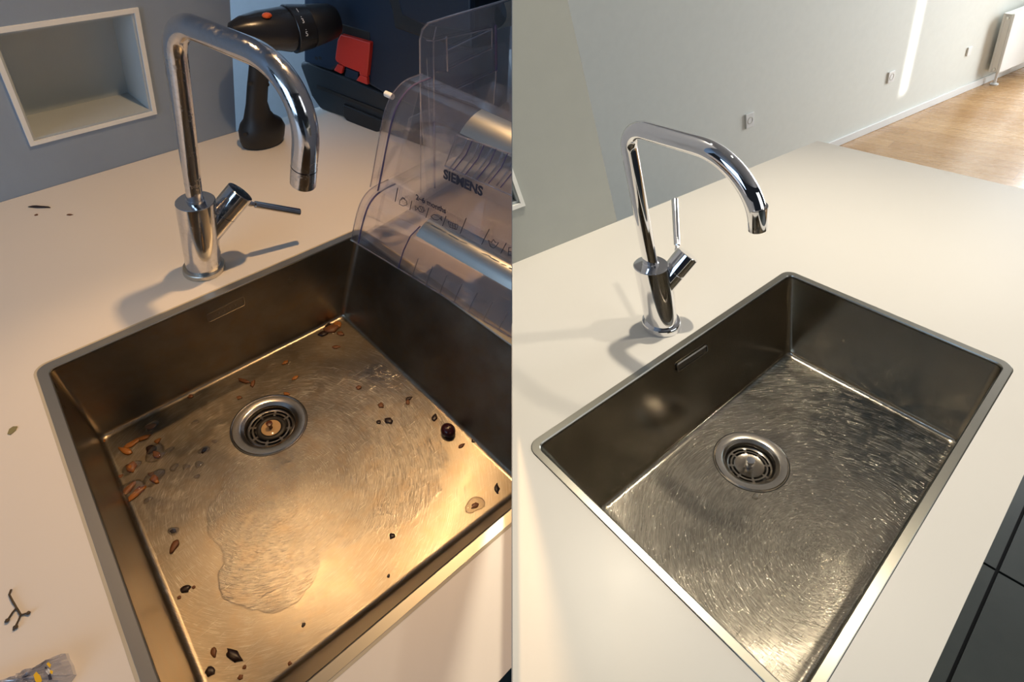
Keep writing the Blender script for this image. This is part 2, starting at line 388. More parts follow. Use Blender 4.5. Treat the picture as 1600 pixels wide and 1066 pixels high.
def wood_mat():
    m = mat('oak_boards', (.5, .3, .15), .28)
    tc = nd(m, 'ShaderNodeTexCoord'); mp = nd(m, 'ShaderNodeMapping'); lk(m, tc.outputs['Object'], mp.inputs[0]); mp.inputs['Rotation'].default_value = (0, 0, 1.45)
    br = nd(m, 'ShaderNodeTexBrick'); lk(m, mp.outputs[0], br.inputs[0]); br.offset = .37
    for k, v in (('Scale', 1), ('Mortar Size', .0012), ('Brick Width', .95), ('Row Height', .105), ('Bias', 0.)): br.inputs[k].default_value = v
    br.inputs['Color1'].default_value = (.50, .29, .13, 1); br.inputs['Color2'].default_value = (.66, .42, .21, 1); br.inputs['Mortar'].default_value = (.25, .14, .06, 1)
    mp2 = nd(m, 'ShaderNodeMapping'); lk(m, mp.outputs[0], mp2.inputs[0]); mp2.inputs['Scale'].default_value = (3, 40, 1)
    g = noise(m, 1, 5, mp2.outputs[0], .6)
    lk(m, mixc(m, mth(m, 'MULTIPLY', g, .55), br.outputs[0], (.34, .18, .07)), bsdf(m).inputs['Base Color'])
    lk(m, mth(m, 'ADD', mth(m, 'MULTIPLY', g, .15), .2), bsdf(m).inputs['Roughness']); return m
M['wood'] = wood_mat()
bm = box(KR, [(1.75, -2.6), (6.2, -2.6), (6.2, 1.6), (1.75, 1.6)], -.90, -.8505)
struct(finish('floor_right', bm, M['wood'], KR, KR.w(3, 0, -.85)))
g0 = KR.l(1600, 797, -.85)[:2]; g1 = KR.l(1481.5, 1066, -.85)[:2]; h0 = KR.l(1538, 880, -.85)[:2]; h1 = KR.l(1600, 921, -.85)[:2]
gd = (g0 - g1) / np.linalg.norm(g0 - g1); gn = np.array([-gd[1], gd[0]])
hx = (h0 - g1) @ gd
def Tp(a, b): p = g1 + gd * a + gn * b; return (p[0], p[1])
bm = bmesh.new(); TS = .45; gw = .0035
hd = (h1 - h0) / np.linalg.norm(h1 - h0); 
for i in range(-4, 5):
    for j in range(-5, 5):
        a0, b0 = hx + i * TS, j * TS
        q = [Tp(a0 + gw, b0 + gw), Tp(a0 + TS - gw, b0 + gw), Tp(a0 + TS - gw, b0 + TS - gw), Tp(a0 + gw, b0 + TS - gw)]
        if max(p[0] for p in q) > 1.74 or min(p[0] for p in q) < -1.6: continue
        box(KR, q, -.86, -.8515, bm)
struct(finish('floor_tiles', bm, M['tile'], KR, KR.w(1, -.5, -.85)))
bm = box(KR, [(-1.7, -2.6), (1.7495, -2.6), (1.7495, 1.6), (-1.7, 1.6)], -.90, -.8605)
struct(finish('floor_joint', bm, M['grout'], KR, KR.w(1, -.5, -.86)))
bm = box(KR, [(-1.2, -2.6), (6.2, -2.6), (6.2, 1.6), (-1.2, 1.6)], 1.5, 1.55)
struct(finish('ceiling_right', bm, M['ceil'], KR, KR.w(.4, 0, 1.5)))

# ------------------------------------------------------------------ worktops with the cut-out
def worktop(K, outer, q, r, m, label, th=.04):
    bm = bmesh.new()
    o = [bm.verts.new(V3(K.w(u, v, 0))) for u, v in outer]; i = [bm.verts.new(V3(K.w(u, v, 0))) for u, v in rquad(q, r)]
    ed = [bm.edges.new((l[k], l[(k + 1) % len(l)])) for l in (o, i) for k in range(len(l))]
    fs = [f for f in bmesh.ops.triangle_fill(bm, use_beauty=True, use_dissolve=False, edges=ed)['geom'] if isinstance(f, bmesh.types.BMFace)]
    ex = bmesh.ops.extrude_face_region(bm, geom=fs)['geom']
    for v in ex:
        if isinstance(v, bmesh.types.BMVert): v.co -= V3(K.vd * th)
    return tag(finish('worktop', bm, m, K, K.w(q[1][0], q[1][1], 0), fill=True), label, 'worktop')
QL = [(0, 0), (.547, 0), (.585, -.640), (-.057, -.607)]
QR = [(0, 0), (.559, 0), (.568, -.318), (.011, -.376)]
def lwv(u): return lw0[1] + (u - lw0[0]) * ld[1] / ld[0] - .0008
worktop(KL, [(-1.2, lwv(-1.2)), (1.7, lwv(1.7)), (1.7, -.797), (-1.2, -.682)], [p - 0 for p in inset(QL, -.0008)], .018, M['top_l'],
        'white worktop with crumbs and a bag around the dirty sink, in the warm-lit left kitchen')
def rwv(u): return rw0[1] + (u - rw0[0]) * rd[1] / rd[0] - .0008
fa = KR.l(1554.7, 840)[:2]; fb = KR.l(1450.5, 1066)[:2]; fs_ = (fa[1] - fb[1]) / (fa[0] - fb[0])
ea = KR.l(1275.4, 219.6)[:2]; eb = KR.l(1600, 295.6)[:2]; es = (eb[0] - ea[0]) / (eb[1] - ea[1])
def endu(v): return ea[0] + (v - ea[1]) * es
vv = -.33; cu = endu(vv); cvv = fb[1] + (cu - fb[0]) * fs_; cu = endu(cvv)
ul = -1.0
worktop(KR, [(ul, rwv(ul)), (endu(rwv(1.05)), rwv(1.05)), (cu, cvv), (ul, fb[1] + (ul - fb[0]) * fs_)], inset(QR, -.0006), .017, M['top_r'],
        'clean empty white island worktop around the polished sink, in the right kitchen')

# ------------------------------------------------------------------ sinks
def sink(K, Q, FQ, dep, rimw, rr, m, mrim, mseal, drainc, drad, label, overflow, knob, emblem):
    c0 = K.w(drainc[0], drainc[1], -dep)
    root = thing('sink', K, K.w(FQ[0][0], FQ[0][1], -dep), label, 'sink')
    def ring(q, r, z): return [K.w(p[0], p[1], z) for p in rquad(q, r)]
    # rim
    bm = bmesh.new(); Qi = inset(Q, rimw)
    loft(bm, [ring(Q, rr, -.008), ring(Q, rr, .0006), ring(inset(Q, .0008), rr, .0012), ring(inset(Q, rimw - .0012), rr * .7, .0012), ring(Qi, rr * .6, -.0004), ring(Qi, rr * .6, -.008)])
    finish('rim', bm, mrim, K, parent=root, smooth=True, fill=False, angle=12)
    bm = bmesh.new(); loft(bm, [ring(inset(Q, -.0032), rr + .003, .0003), ring(inset(Q, .0004), rr, .0009)])
    if mseal: finish('joint', bm, mseal, K, parent=root, smooth=True, fill=False)
    else: bm.free()
    # basin
    bm = bmesh.new(); rf = .011; Qt = inset(Qi, .0005); rt = rr * .6; rb = .012
    def mixq(t): return [lerp(a, b, t) for a, b in zip(Qt, FQ)]
    R = [ring(Qt, rt, -.003)]
    zw = dep - rf
    for t in np.linspace(.1, 1, 9): R.append(ring(mixq(t * zw / dep), rt + (rb - rt) * t, -.003 - (zw - .003) * t))
    fqw = mixq(zw / dep)
    for ph in np.radians((18, 36, 54, 72, 90)): R.append(ring(inset(fqw, rf * (1 - math.cos(ph))), rb, -dep + rf * (1 - math.sin(ph))))
    rings = loft(bm, R)
    # floor with drain opening
    seg = 64; dr = [bm.verts.new(V3(c0 + drad * (math.cos(t) * K.ex + math.sin(t) * K.ey))) for t in np.linspace(0, 2 * math.pi, seg, endpoint=False)]
    ed = [bm.edges.new((dr[k], dr[(k + 1) % seg])) for k in range(seg)]
    lr = rings[-1]; ed += [bm.edges.get((lr[k], lr[(k + 1) % len(lr)])) for k in range(len(lr))]
    bmesh.ops.triangle_fill(bm, use_beauty=True, edges=ed)
    finish('basin', bm, m, K, parent=root, smooth=True, fill=False, angle=50)
    # drain: flange, cup, basket with two rings of slots
    n = K.n; prof = [(drad, -.0003), (drad * .985, .0002), (drad * .97, -.0004), (drad * .94, .0012), (drad * .78, .0008), (drad * .735, -.0005), (drad * .70, -.0025), (drad * .67, -.0035), (drad * .66, -.006)]
    bm = bmesh.new(); lathe(bm, c0, K.ex, K.ey, n, prof, 64, False, False)
    fl = finish('drain', bm, [M['drain_m']], K, parent=root, smooth=True, clip=False, angle=30)
    bm = bmesh.new(); lathe(bm, c0, K.ex, K.ey, n, [(drad * .66, -.006), (drad * .655, -.012), (drad * .64, -.03)], 64, False, True); finish('cup', bm, M['hole'], K, parent=fl, smooth=True, clip=False, angle=30)  # cup coloured black, standing in for the shade under the slots
    bm = bmesh.new(); lathe(bm, c0, K.ex, K.ey, n, [(drad * .992, .0004), (drad * 1.012, .0005), (drad * 1.012, -.0002)], 64, False, False)
    finish('gasket', bm, M['hole'], K, parent=fl, clip=False)
    bm = bmesh.new(); NA = 96; cb = c0 + n * -.013
    radii = [.14, .38, .40, .455, .48, .50, .555, .60]; radii = [x * drad for x in radii]
    hz = [-.0005, -.0005, 0, 0, 0, 0, 0, .001]
    G = [[bm.verts.new(V3(cb + n * hz[i] + r * (math.cos(2 * math.pi * k / NA) * K.ex + math.sin(2 * math.pi * k / NA) * K.ey))) for k in range(NA)] for i, r in enumerate(radii)]
    for i in range(len(radii) - 1):
        for k in range(NA):
            slot = (i in (2, 5) or (i == 5)) and (k % 12) not in (0, 1)
            if i in (2, 5) and slot: continue
            bm.faces.new((G[i][k], G[i][(k + 1) % NA], G[i + 1][(k + 1) % NA], G[i + 1][k]))
    bm.faces.new(G[0][::-1])
    bmesh.ops.solidify(bm, geom=bm.faces[:], thickness=.0008)
    bk = finish('basket', bm, M['drain_b'], K, parent=fl, smooth=True, clip=False, angle=30)
    bm = bmesh.new(); lathe(bm, cb, K.ex, K.ey, n, [(.63 * drad, -.002), (.63 * drad, .001), (.60 * drad, .0018), (.585 * drad, .001)], 64, False, False)
    finish('basket_ring', bm, M['drain_b'], K, parent=fl, smooth=True, clip=False)
    bm = bmesh.new()
    if knob == 'polished':
        lathe(bm, cb, K.ex, K.ey, n, [(.10 * drad, 0), (.085 * drad, .004), (.12 * drad, .008), (.125 * drad, .013), (.11 * drad, .0145), (.0, .0152)], 32, True, False)
        finish('knob', bm, M['chrome_r'], K, parent=fl, smooth=True, clip=False)
    else:
        lathe(bm, cb, K.ex, K.ey, n, [(.39 * drad, -.0002), (.39 * drad, .0012), (.36 * drad, .0026), (.29 * drad, .0026), (.26 * drad, .0012), (.26 * drad, .0004)], 48, False, False)
        finish('seal', bm, M['hole'], K, parent=fl, smooth=True, clip=False)
        bm = bmesh.new(); lathe(bm, cb, K.ex, K.ey, n, [(.27 * drad, .0004), (.25 * drad, .0010), (.0, .0012)], 32, False, False)
        finish('murky_puddle', bm, M['amber'], K, parent=fl, smooth=True, clip=False)['label'] = 'amber dirty water'
        bm = bmesh.new(); lathe(bm, cb + n * .001, K.ex, K.ey, n, [(.05 * drad, 0), (.05 * drad, .011), (.085 * drad, .0125), (.085 * drad, .0155), (.0, .0165)], 24, False, False)
        finish('knob', bm, M['rust'], K, parent=fl, smooth=True, clip=False)
    # overflow plate on the tap-side wall
    A = K.w(*Qt[0], -.003); B = K.w(*Qt[1], -.003); C = K.w(*FQ[0], -dep); N = np.cross(B - A, C - A); N /= np.linalg.norm(N)
    if N @ (K.w(.3, -.3, -.05) - A) < 0: N = -N
    pts = [K.plane(A, N, *p) for p in overflow]; cc = sum(pts) / 4
    e1 = (pts[1] - pts[0]); e1 /= np.linalg.norm(e1); e2 = np.cross(N, e1)
    q2 = [np.array([(p - cc) @ e1, (p - cc) @ e2]) for p in pts]
    def W(l, d): return [cc + e1 * p[0] + e2 * p[1] + N * d for p in l]
    a = rquad(q2, .004, 4, 2); b = rquad(inset(q2, .002), .003, 4, 2); c = rquad(inset(q2, .0032), .0025, 4, 2)
    bm = bmesh.new(); loft(bm, [W(a, .0003), W(a, .0016), W(b, .0022), W(b, -.0006), W(c, -.0006), W(c, .0012)], True, False, True)
    pl = finish('overflow_plate', bm, M['plate'], K, parent=root, smooth=True, clip=False, angle=30)
    if emblem:
        bm = bmesh.new()
        x0 = min(p[0] for p in q2); x1 = max(p[0] for p in q2)
        for i in range(4):
            x = x0 + (x1 - x0) * (.3 + .14 * i)
            t = bmesh.ops.create_icosphere(bm, subdivisions=2, radius=.0022)['verts']
            for v in t:
                p = v.co.copy(); v.co = V3(cc + e1 * (x + p.x) + e2 * p.y + N * (.0012 + p.z * .25))
        finish('emboss', bm, M['plate'], K, parent=pl, smooth=True, clip=False)
    return root
M['drain_m'] = mat('drain_steel', (.68, .62, .54), .2, 1.0); M['drain_b'] = mat('basket_steel', (.70, .62, .52), .22, 1.0); M['rust'] = mat('wet_rust', (.10, .03, .012), .25)
M['plate'] = mat('plate_steel', (.30, .27, .23), .3, 1.0)
M['rim_l'] = mat('rim_dull_steel', (.50, .46, .38), .40, 1.0); M['rim_r'] = mat('rim_steel', (.44, .42, .36), .30, 1.0)
FL = [KL.l(155, 685, -.2)[:2], KL.l(535.5, 493, -.2)[:2], np.array([.502, -.610]), np.array([-.021, -.568])]
FRq = [KR.l(935, 797, -.17)[:2], KR.l(1229.6, 551.5, -.17)[:2], np.array([.542, -.302]), np.array([.028, -.352])]
cl = KL.l(421, 663, -.2); cr = KR.l(1173, 720, -.17)
def cen(K, F0, c, z, off): a = np.array([c[0] - F0[0], c[1] - F0[1]]); return (a[0] + off[0], a[1] + off[1])
def blob(K, F0, px, py, z, r): c = K.l(px, py, z); return (c[0] - F0[0], c[1] - F0[1], r)
BL = [blob(KL, FL[0], 530, 700, -.2, .19), blob(KL, FL[0], 440, 790, -.2, .11), blob(KL, FL[0], 425, 880, -.2, .07)]
M['steel_l'] = steel('sink_steel_dirty', cen(KL, FL[0], cl, 0, (-.06, -.12)), BL, (.36, .32, .26), .25, 1.0)
M['steel_r'] = steel('sink_steel_clean', cen(KR, FRq[0], cr, 0, (-.05, -.16)), None, (.50, .45, .37), .20, 0.)
sink(KL, QL, FL, .20, .0145, .017, M['steel_l'], M['rim_l'], M['seal'], cl, .0655,
     'square steel sink basin in the left kitchen, stained and strewn with food scraps', [(322, 491), (381, 462.5), (382.5, 476), (325, 504)], 'rusty', True)
sink(KR, QR, FRq, .17, .0105, .016, M['steel_r'], M['rim_r'], None, cr, .0555,
     'clean scratched empty steel sink basin in the island of the right kitchen', [(1056, 569), (1104, 537.5), (1105, 549.5), (1058, 582)], 'polished', False)

# ------------------------------------------------------------------ taps
def tap(K, base, zb, H, c2, ztip, rb, rring, r0, r1, hub, hubr, lev, m, label, ringm):
    root = thing('kitchen_tap', K, K.w(base[0], base[1], 0), label, 'tap')
    P = K.w(base[0], base[1], 0); vd = K.vd; ex, ey = K.ex, K.ey
    bm = bmesh.new(); lathe(bm, P, ex, ey, vd, [(rring, .0002), (rring * 1.0, .0095), (rring * .97, .011), (rb * 1.02, .0115)], 64, True, True)
    finish('base_ring', bm, ringm, K, parent=root, smooth=True, angle=30)
    bm = bmesh.new(); lathe(bm, P, ex, ey, vd, [(rb, .011), (rb, zb - .0012), (rb - .0012, zb), (rb * .55, zb)], 64, True, True)
    body = finish('body', bm, m, K, parent=root, smooth=True, angle=30)
    bm = bmesh.new(); lathe(bm, P, ex, ey, vd, [(r0 * 1.12, zb), (r0 * 1.12, zb + .004), (r0 * 1.02, zb + .005)], 40, True, True)
    finish('collar', bm, m, K, parent=root, smooth=True, angle=30)
    # spout
    A = np.array([base[0], base[1], H]); C = np.array([c2[0], c2[1], H]); D = (C - A) / np.linalg.norm(C - A); L = np.linalg.norm(C - A)
    path = []; rads = []
    ra = .034 * L / .19; rc = .075 * L / .19
    pts = [np.array([base[0], base[1], z]) for z in np.linspace(zb, H - ra, 8)]
    for t in np.radians(np.linspace(0, 90, 14)[1:]): pts.append(A + D * (ra * (1 - math.cos(t))) + np.array([0, 0, -ra + ra * math.sin(t)]))
    pts += [A + D * (ra + (L - ra - rc) * t) for t in np.linspace(0, 1, 8)[1:]]
    for t in np.radians(np.linspace(0, 90, 20)[1:]): pts.append(C + D * (-rc + rc * math.sin(t)) + np.array([0, 0, -rc + rc * math.cos(t)]))
    zt = ztip + .026
    pts += [C + np.array([0, 0, z - H]) for z in np.linspace(H - rc, zt, 4)[1:]]
    path = [K.w(*p) for p in pts]; s = np.cumsum([0] + [np.linalg.norm(b - a) for a, b in zip(path, path[1:])]); s /= s[-1]
    rads = [r0 + (r1 - r0) * x for x in s]
    bm = bmesh.new(); tube(bm, path, rads, 40, False); finish('spout', bm, m, K, parent=root, smooth=True, fill=False, angle=60)
    bm = bmesh.new(); e = K.w(c2[0], c2[1], zt); t = K.w(c2[0], c2[1], ztip); ax = (t - e); LL = np.linalg.norm(ax); ax /= LL; a, b = perp(ax)
    lathe(bm, e, a, b, ax, [(r1 * .93, -.001), (r1 * .93, .0012), (r1 * 1.01, .0014), (r1 * 1.01, LL - .001), (r1 * .96, LL), (r1 * .78, LL), (r1 * .72, LL - .006)], 40, True, True)
    finish('aerator', bm, m, K, parent=root, smooth=True, angle=30)
    # hub and lever
    z0, a, hl = hub; S0 = K.w(base[0] + a[0] * rb * .2, base[1] + a[1] * rb * .2, z0 + a[2] * rb * .2); E = K.w(base[0] + a[0] * hl, base[1] + a[1] * hl, z0 + a[2] * hl)
    ax = E - S0; LL = np.linalg.norm(ax); ax /= LL; p, q = perp(ax); g = LL - .040 * LL / .09
    bm = bmesh.new(); lathe(bm, S0, p, q, ax, [(hubr, 0), (hubr, g - .0014), (hubr * .90, g - .001), (hubr * .90, g + .0006)], 48, True, True)
    finish('hub', bm, m, K, parent=root, smooth=True, angle=30)
    bm = bmesh.new(); lathe(bm, S0, p, q, ax, [(hubr * .90, g), (hubr, g + .0008), (hubr, LL - .001), (hubr * .96, LL), (0, LL + .0004)], 48, True, False)
    cap = finish('hub_cap', bm, m, K, parent=root, smooth=True, angle=30)
    d, ll, rl = lev; cz = np.array([base[0], base[1], z0]) + np.array(a) * (hl - .012)
    w0 = K.w(*cz); dd = K.ex * d[0] + K.ey * d[1] + K.vd * d[2]; 
    dperp = dd - ax * (dd @ ax); s0 = w0 + dperp / np.linalg.norm(dperp) * hubr * .9; s1 = K.w(*(cz + np.array(d) * (hubr + ll)))
    bm = bmesh.new(); tube(bm, [s0, lerp(s0, s1, .10), lerp(s0, s1, .11), lerp(s0, s1, .14), lerp(s0, s1, .16), lerp(s0, s1, .99), s1], [rl * .8, rl * .8, rl * .65, rl * .65, rl, rl * 1.1, rl * .95], 24)
    finish('lever', bm, m, K, parent=root, smooth=True, angle=30)
    return root
M['ring_l'] = chrome('base_ring_dull', (.62, .58, .50), .34, .2)
tap(KL, (.269, .063), .153, .4135, (.319, -.142), .2775, .0280, .0335, .0112, .0150, (.07, (.7071, 0, .7071), .10), .0205, ((.837, -.224, -.5), .10, .0060), M['chrome_l'],
    'limescale-spotted chrome tap beside the dirty sink, its lever pointing sideways to the right', M['ring_l'])
tap(KR, (.303, .045), .1175, .3195, (.309, -.125), .245, .0247, .0295, .0101, .0100, (.065, (.646, -.288, .707), .08), .0174, ((.641, .641, .423), .09, .0046), M['chrome_r'],
    'polished shiny chrome tap beside the clean sink, its lever pointing up', M['chrome_r'])

# ------------------------------------------------------------------ cordless screwdriver on the left worktop
def onv(K, v, px, py):
    d = ray(px, py); a = K.loc(CAM)[1]; b = K.loc(CAM + d)[1]; return CAM + d * ((v - a) / (b - a))
def screwdriver():
    K = KL; v = .405; base = K.l(410, 214)
    root = thing('cordless_screwdriver', K, K.w(base[0], v, 0), 'black cordless screwdriver standing upright on its handle behind the spotted tap', 'power tool')
    def P(px, py): return onv(K, v, px, py)
    # handle and base
    bm = bmesh.new(); rings = []
    spec = [((411, 223), 31, 22), ((410, 214), 34, 26), ((409.5, 200), 35.5, 28), ((408, 191), 32, 25), ((405, 184), 24, 19), ((402.5, 176), 20, 17), ((401, 160), 16, 14), ((402.5, 135), 16, 14), ((405, 110), 16, 14), ((409, 85), 18, 14), ((414, 62), 24, 15)]
    for (px, py), w, dpt in spec:
        c = P(px, py); dist = (CW.T @ (c - CAM))[2]
        s = dist / F; rings.append([c + K.ex * w * s * math.cos(t) + K.ey * dpt * s * math.sin(t) for t in np.linspace(0, 2 * math.pi, 32, endpoint=False)])
    # set the lowest ring on the worktop
    r0 = rings[0]; rings[0] = [p - K.n * (((p - K.O) @ K.n) - .0004) for p in r0]
    loft(bm, rings, True, True, True); finish('handle', bm, M['black'], K, parent=root, smooth=True, angle=50)
    # motor body
    def lat(name, pa, pb, prof, m, par, seg=36, fl=.96):
        a, b = P(*pa), P(*pb); ax = b - a; L = np.linalg.norm(ax); ax /= L; p, q = perp(ax, K.ey); s = (CW.T @ (a - CAM))[2] / F
        bm = bmesh.new(); lathe(bm, a, p, q * fl, ax, [(r * s, t * L) for r, t in prof], seg, True, True)
        return finish(name, bm, m, K, parent=par, smooth=True, angle=32)
    mb = lat('motor_housing', (357, 48), (451, 46), [(4, 0), (11, .04), (20, .22), (27, .5), (31, .8), (33.5, .97), (32.5, 1)], M['blackg'], root)
    lat('torque_dial', (452, 46), (481, 41.5), [(32.5, 0), (33.5, .03), (32, .5), (30.5, .97), (29, 1)], M['blackg'], root)
    lat('chuck', (482, 41), (526, 31), [(28, 0), (29, .08), (26.5, .5), (24, .8), (20, .96), (14, 1)], M['black'], root)
    # slide switch, dial marks
    bm = bmesh.new(); c = P(412, 21); ico(bm, c - K.ey * .012, .007, (1.4, 1, .7), K); finish('direction_switch', bm, M['orange'], K, parent=root, smooth=True)
    ctr = P(466, 44); s = (CW.T @ (ctr - CAM))[2] / F; to = CAM - ctr; to /= np.linalg.norm(to)
    ax = P(481, 41.5) - P(452, 46); ax /= np.linalg.norm(ax); side = np.cross(ax, to); side /= np.linalg.norm(side)
    if side @ K.n < 0: side = -side
    fr = np.cross(side, ax); fr = fr if fr @ to > 0 else -fr
    for txt, ang in (('1', 42), ('.', 28), ('3', 14), ('.', -2), ('5', -16)):
        t = math.radians(ang); r = 33.0 * s; nn = side * math.sin(t) + fr * math.cos(t); tang = side * math.cos(t) - fr * math.sin(t)
        text3d('dial_mark', txt, ctr + nn * r - ax * .006, ax, tang, .012, M['white_ink'], K, root, 0)
    for px, py in ((391, 131), (418, 132), (383, 210), (441, 205)):
        bm = bmesh.new(); c = P(px, py); d = (CAM - c) / np.linalg.norm(CAM - c); a, b = perp(d)
        off = {391: .0155, 418: .014, 383: .026, 441: .012}[px]
        lathe(bm, c + d * off, a, b, d, [(.0038, 0), (.0038, .002), (.002, .002)], 16, True, True); finish('screw_hole', bm, M['hole'], K, parent=root, smooth=True)
def text3d(name, s, P, ex, ey, size, m, K, parent, bold=0.0, align='CENTER'):
    cu = bpy.data.curves.new(name, 'FONT'); cu.body = s; cu.size = size; cu.align_x = align; cu.align_y = 'CENTER'; cu.offset = bold; cu.extrude = .00025; cu.resolution_u = 3
    o = bpy.data.objects.new(name, cu); COL.objects.link(o); dg = bpy.context.evaluated_depsgraph_get()
    me = bpy.data.meshes.new_from_object(o.evaluated_get(dg)); bpy.data.objects.remove(o); bpy.data.curves.remove(cu)
    bm = bmesh.new(); bm.from_mesh(me); bpy.data.meshes.remove(me)
    ex = np.array(ex) / np.linalg.norm(ex); ey = np.array(ey); ey = ey - ex * (ey @ ex); ey /= np.linalg.norm(ey); ez = np.cross(ex, ey)
    for v in bm.verts: v.co = V3(P + ex * v.co.x + ey * v.co.y + ez * v.co.z)
    return finish(name, bm, m, K, parent=parent, fill=False)
screwdriver()

# ------------------------------------------------------------------ tool case on the left worktop
def toolcase():
    K = KL; p0 = K.l(499, 170.5); p1 = K.l(604, 209); d = (p1 - p0)[:2]; d /= np.linalg.norm(d); nn = np.array([-d[1], d[0]])
    if nn[0] < 0: nn = -nn
    A = np.array(p0[:2]); N3 = -(K.ex * nn[0] + K.ey * nn[1])                      # towards the camera side
    root = thing('tool_case', K, K.w(A[0], A[1], 0), 'stacked navy and black plastic tool case with a red latch standing behind the clear drawers', 'tool case')
    q0 = (A[0], A[1], 0); q1 = (A[0] + d[0], A[1] + d[1], 0)
    def P(px, py, off=0):
        X_ = K.w(*q0); e = K.w(*q1) - X_; N = np.cross(e, K.vd); N /= np.linalg.norm(N)
        if N @ (CAM - X_) < 0: N = -N
        return K.plane(X_ + N * off, N, px, py), N
    def poly(px, off, thick, name, m, par, bev=.004):
        pts = []
        for x, y in px:
            p, N = P(x, y, off); pts.append(p)
        bm = slab(K, pts, -N3, 0, thick); return finish(name, bm, m, K, parent=par, bevel=bev)
    def uv(s, t): p = A + d * s + nn * t; return (p[0], p[1])
    # lower case, standing on the worktop
    zt = K.loc(P(540, 128)[0])[2]
    pts = [P(*q)[0] for q in ((499.5, 171), (486, 150), (469, 104), (469, 98), (480, 96), (603, 147), (745, 200))]
    e0 = P(745, 262)[0]; l0 = K.loc(e0); e0 = K.w(l0[0], l0[1], .001); l1 = K.loc(pts[0]); pts[0] = K.w(l1[0], l1[1], .001)
    bm = slab(K, pts + [e0], -N3 / np.linalg.norm(N3), 0, .17); finish('lower_case', bm, M['dark'], K, parent=root, bevel=.006)
    poly([(495, 133), (604, 176), (604, 181), (495, 138)], .004, .003, 'seam', M['hole'], root, 0)
    poly([(535, 163), (601, 190), (599, 204), (585, 208), (541, 189), (535, 181)], .008, .01, 'lower_latch', M['black'], root)
    # main body
    poly([(474, -70), (474, 97), (517, 111), (527, 104), (603, 148), (700, 190), (740, 200), (740, -70)], .012, .17, 'body', M['navy'], root, .006)
    poly([(604, -10), (612, 18), (616, 44), (668, 62), (738, 78), (738, -40), (590, -40)], .032, .03, 'lid', M['dark'], root, .004)
    poly([(619, -8), (628, 24), (662, 40), (735, 50), (735, -30), (616, -30)], .042, .02, 'lid_panel', M['navy'], root, .004)
    poly([(529, 36), (577, 50), (579, 72), (527, 62)], .0135, .004, 'recess', M['hole'], root, .003)
    la = poly([(532, 54), (578, 67), (577, 84), (573, 121), (561, 117), (561, 113), (538, 104), (526, 97), (523, 92), (527, 63)], .024, .014, 'latch', M['red'], root, .003)
    poly([(527, 100), (536, 104), (533, 116), (521, 110)], .024, .010, 'latch_foot', M['red'], root, .002)
    poly([(562, 117), (573, 121), (574, 133), (556, 126)], .024, .010, 'latch_foot', M['red'], root, .002)
    poly([(541, 106), (560, 113), (558, 127), (538, 119)], .020, .006, 'latch_catch', M['navy'], root, .002)
    for x in (492, 498): poly([(x, 88), (x + 4, 90), (x + 4, 94), (x, 92)], .0125, .002, 'ridge', M['hole'], root, 0)
toolcase()

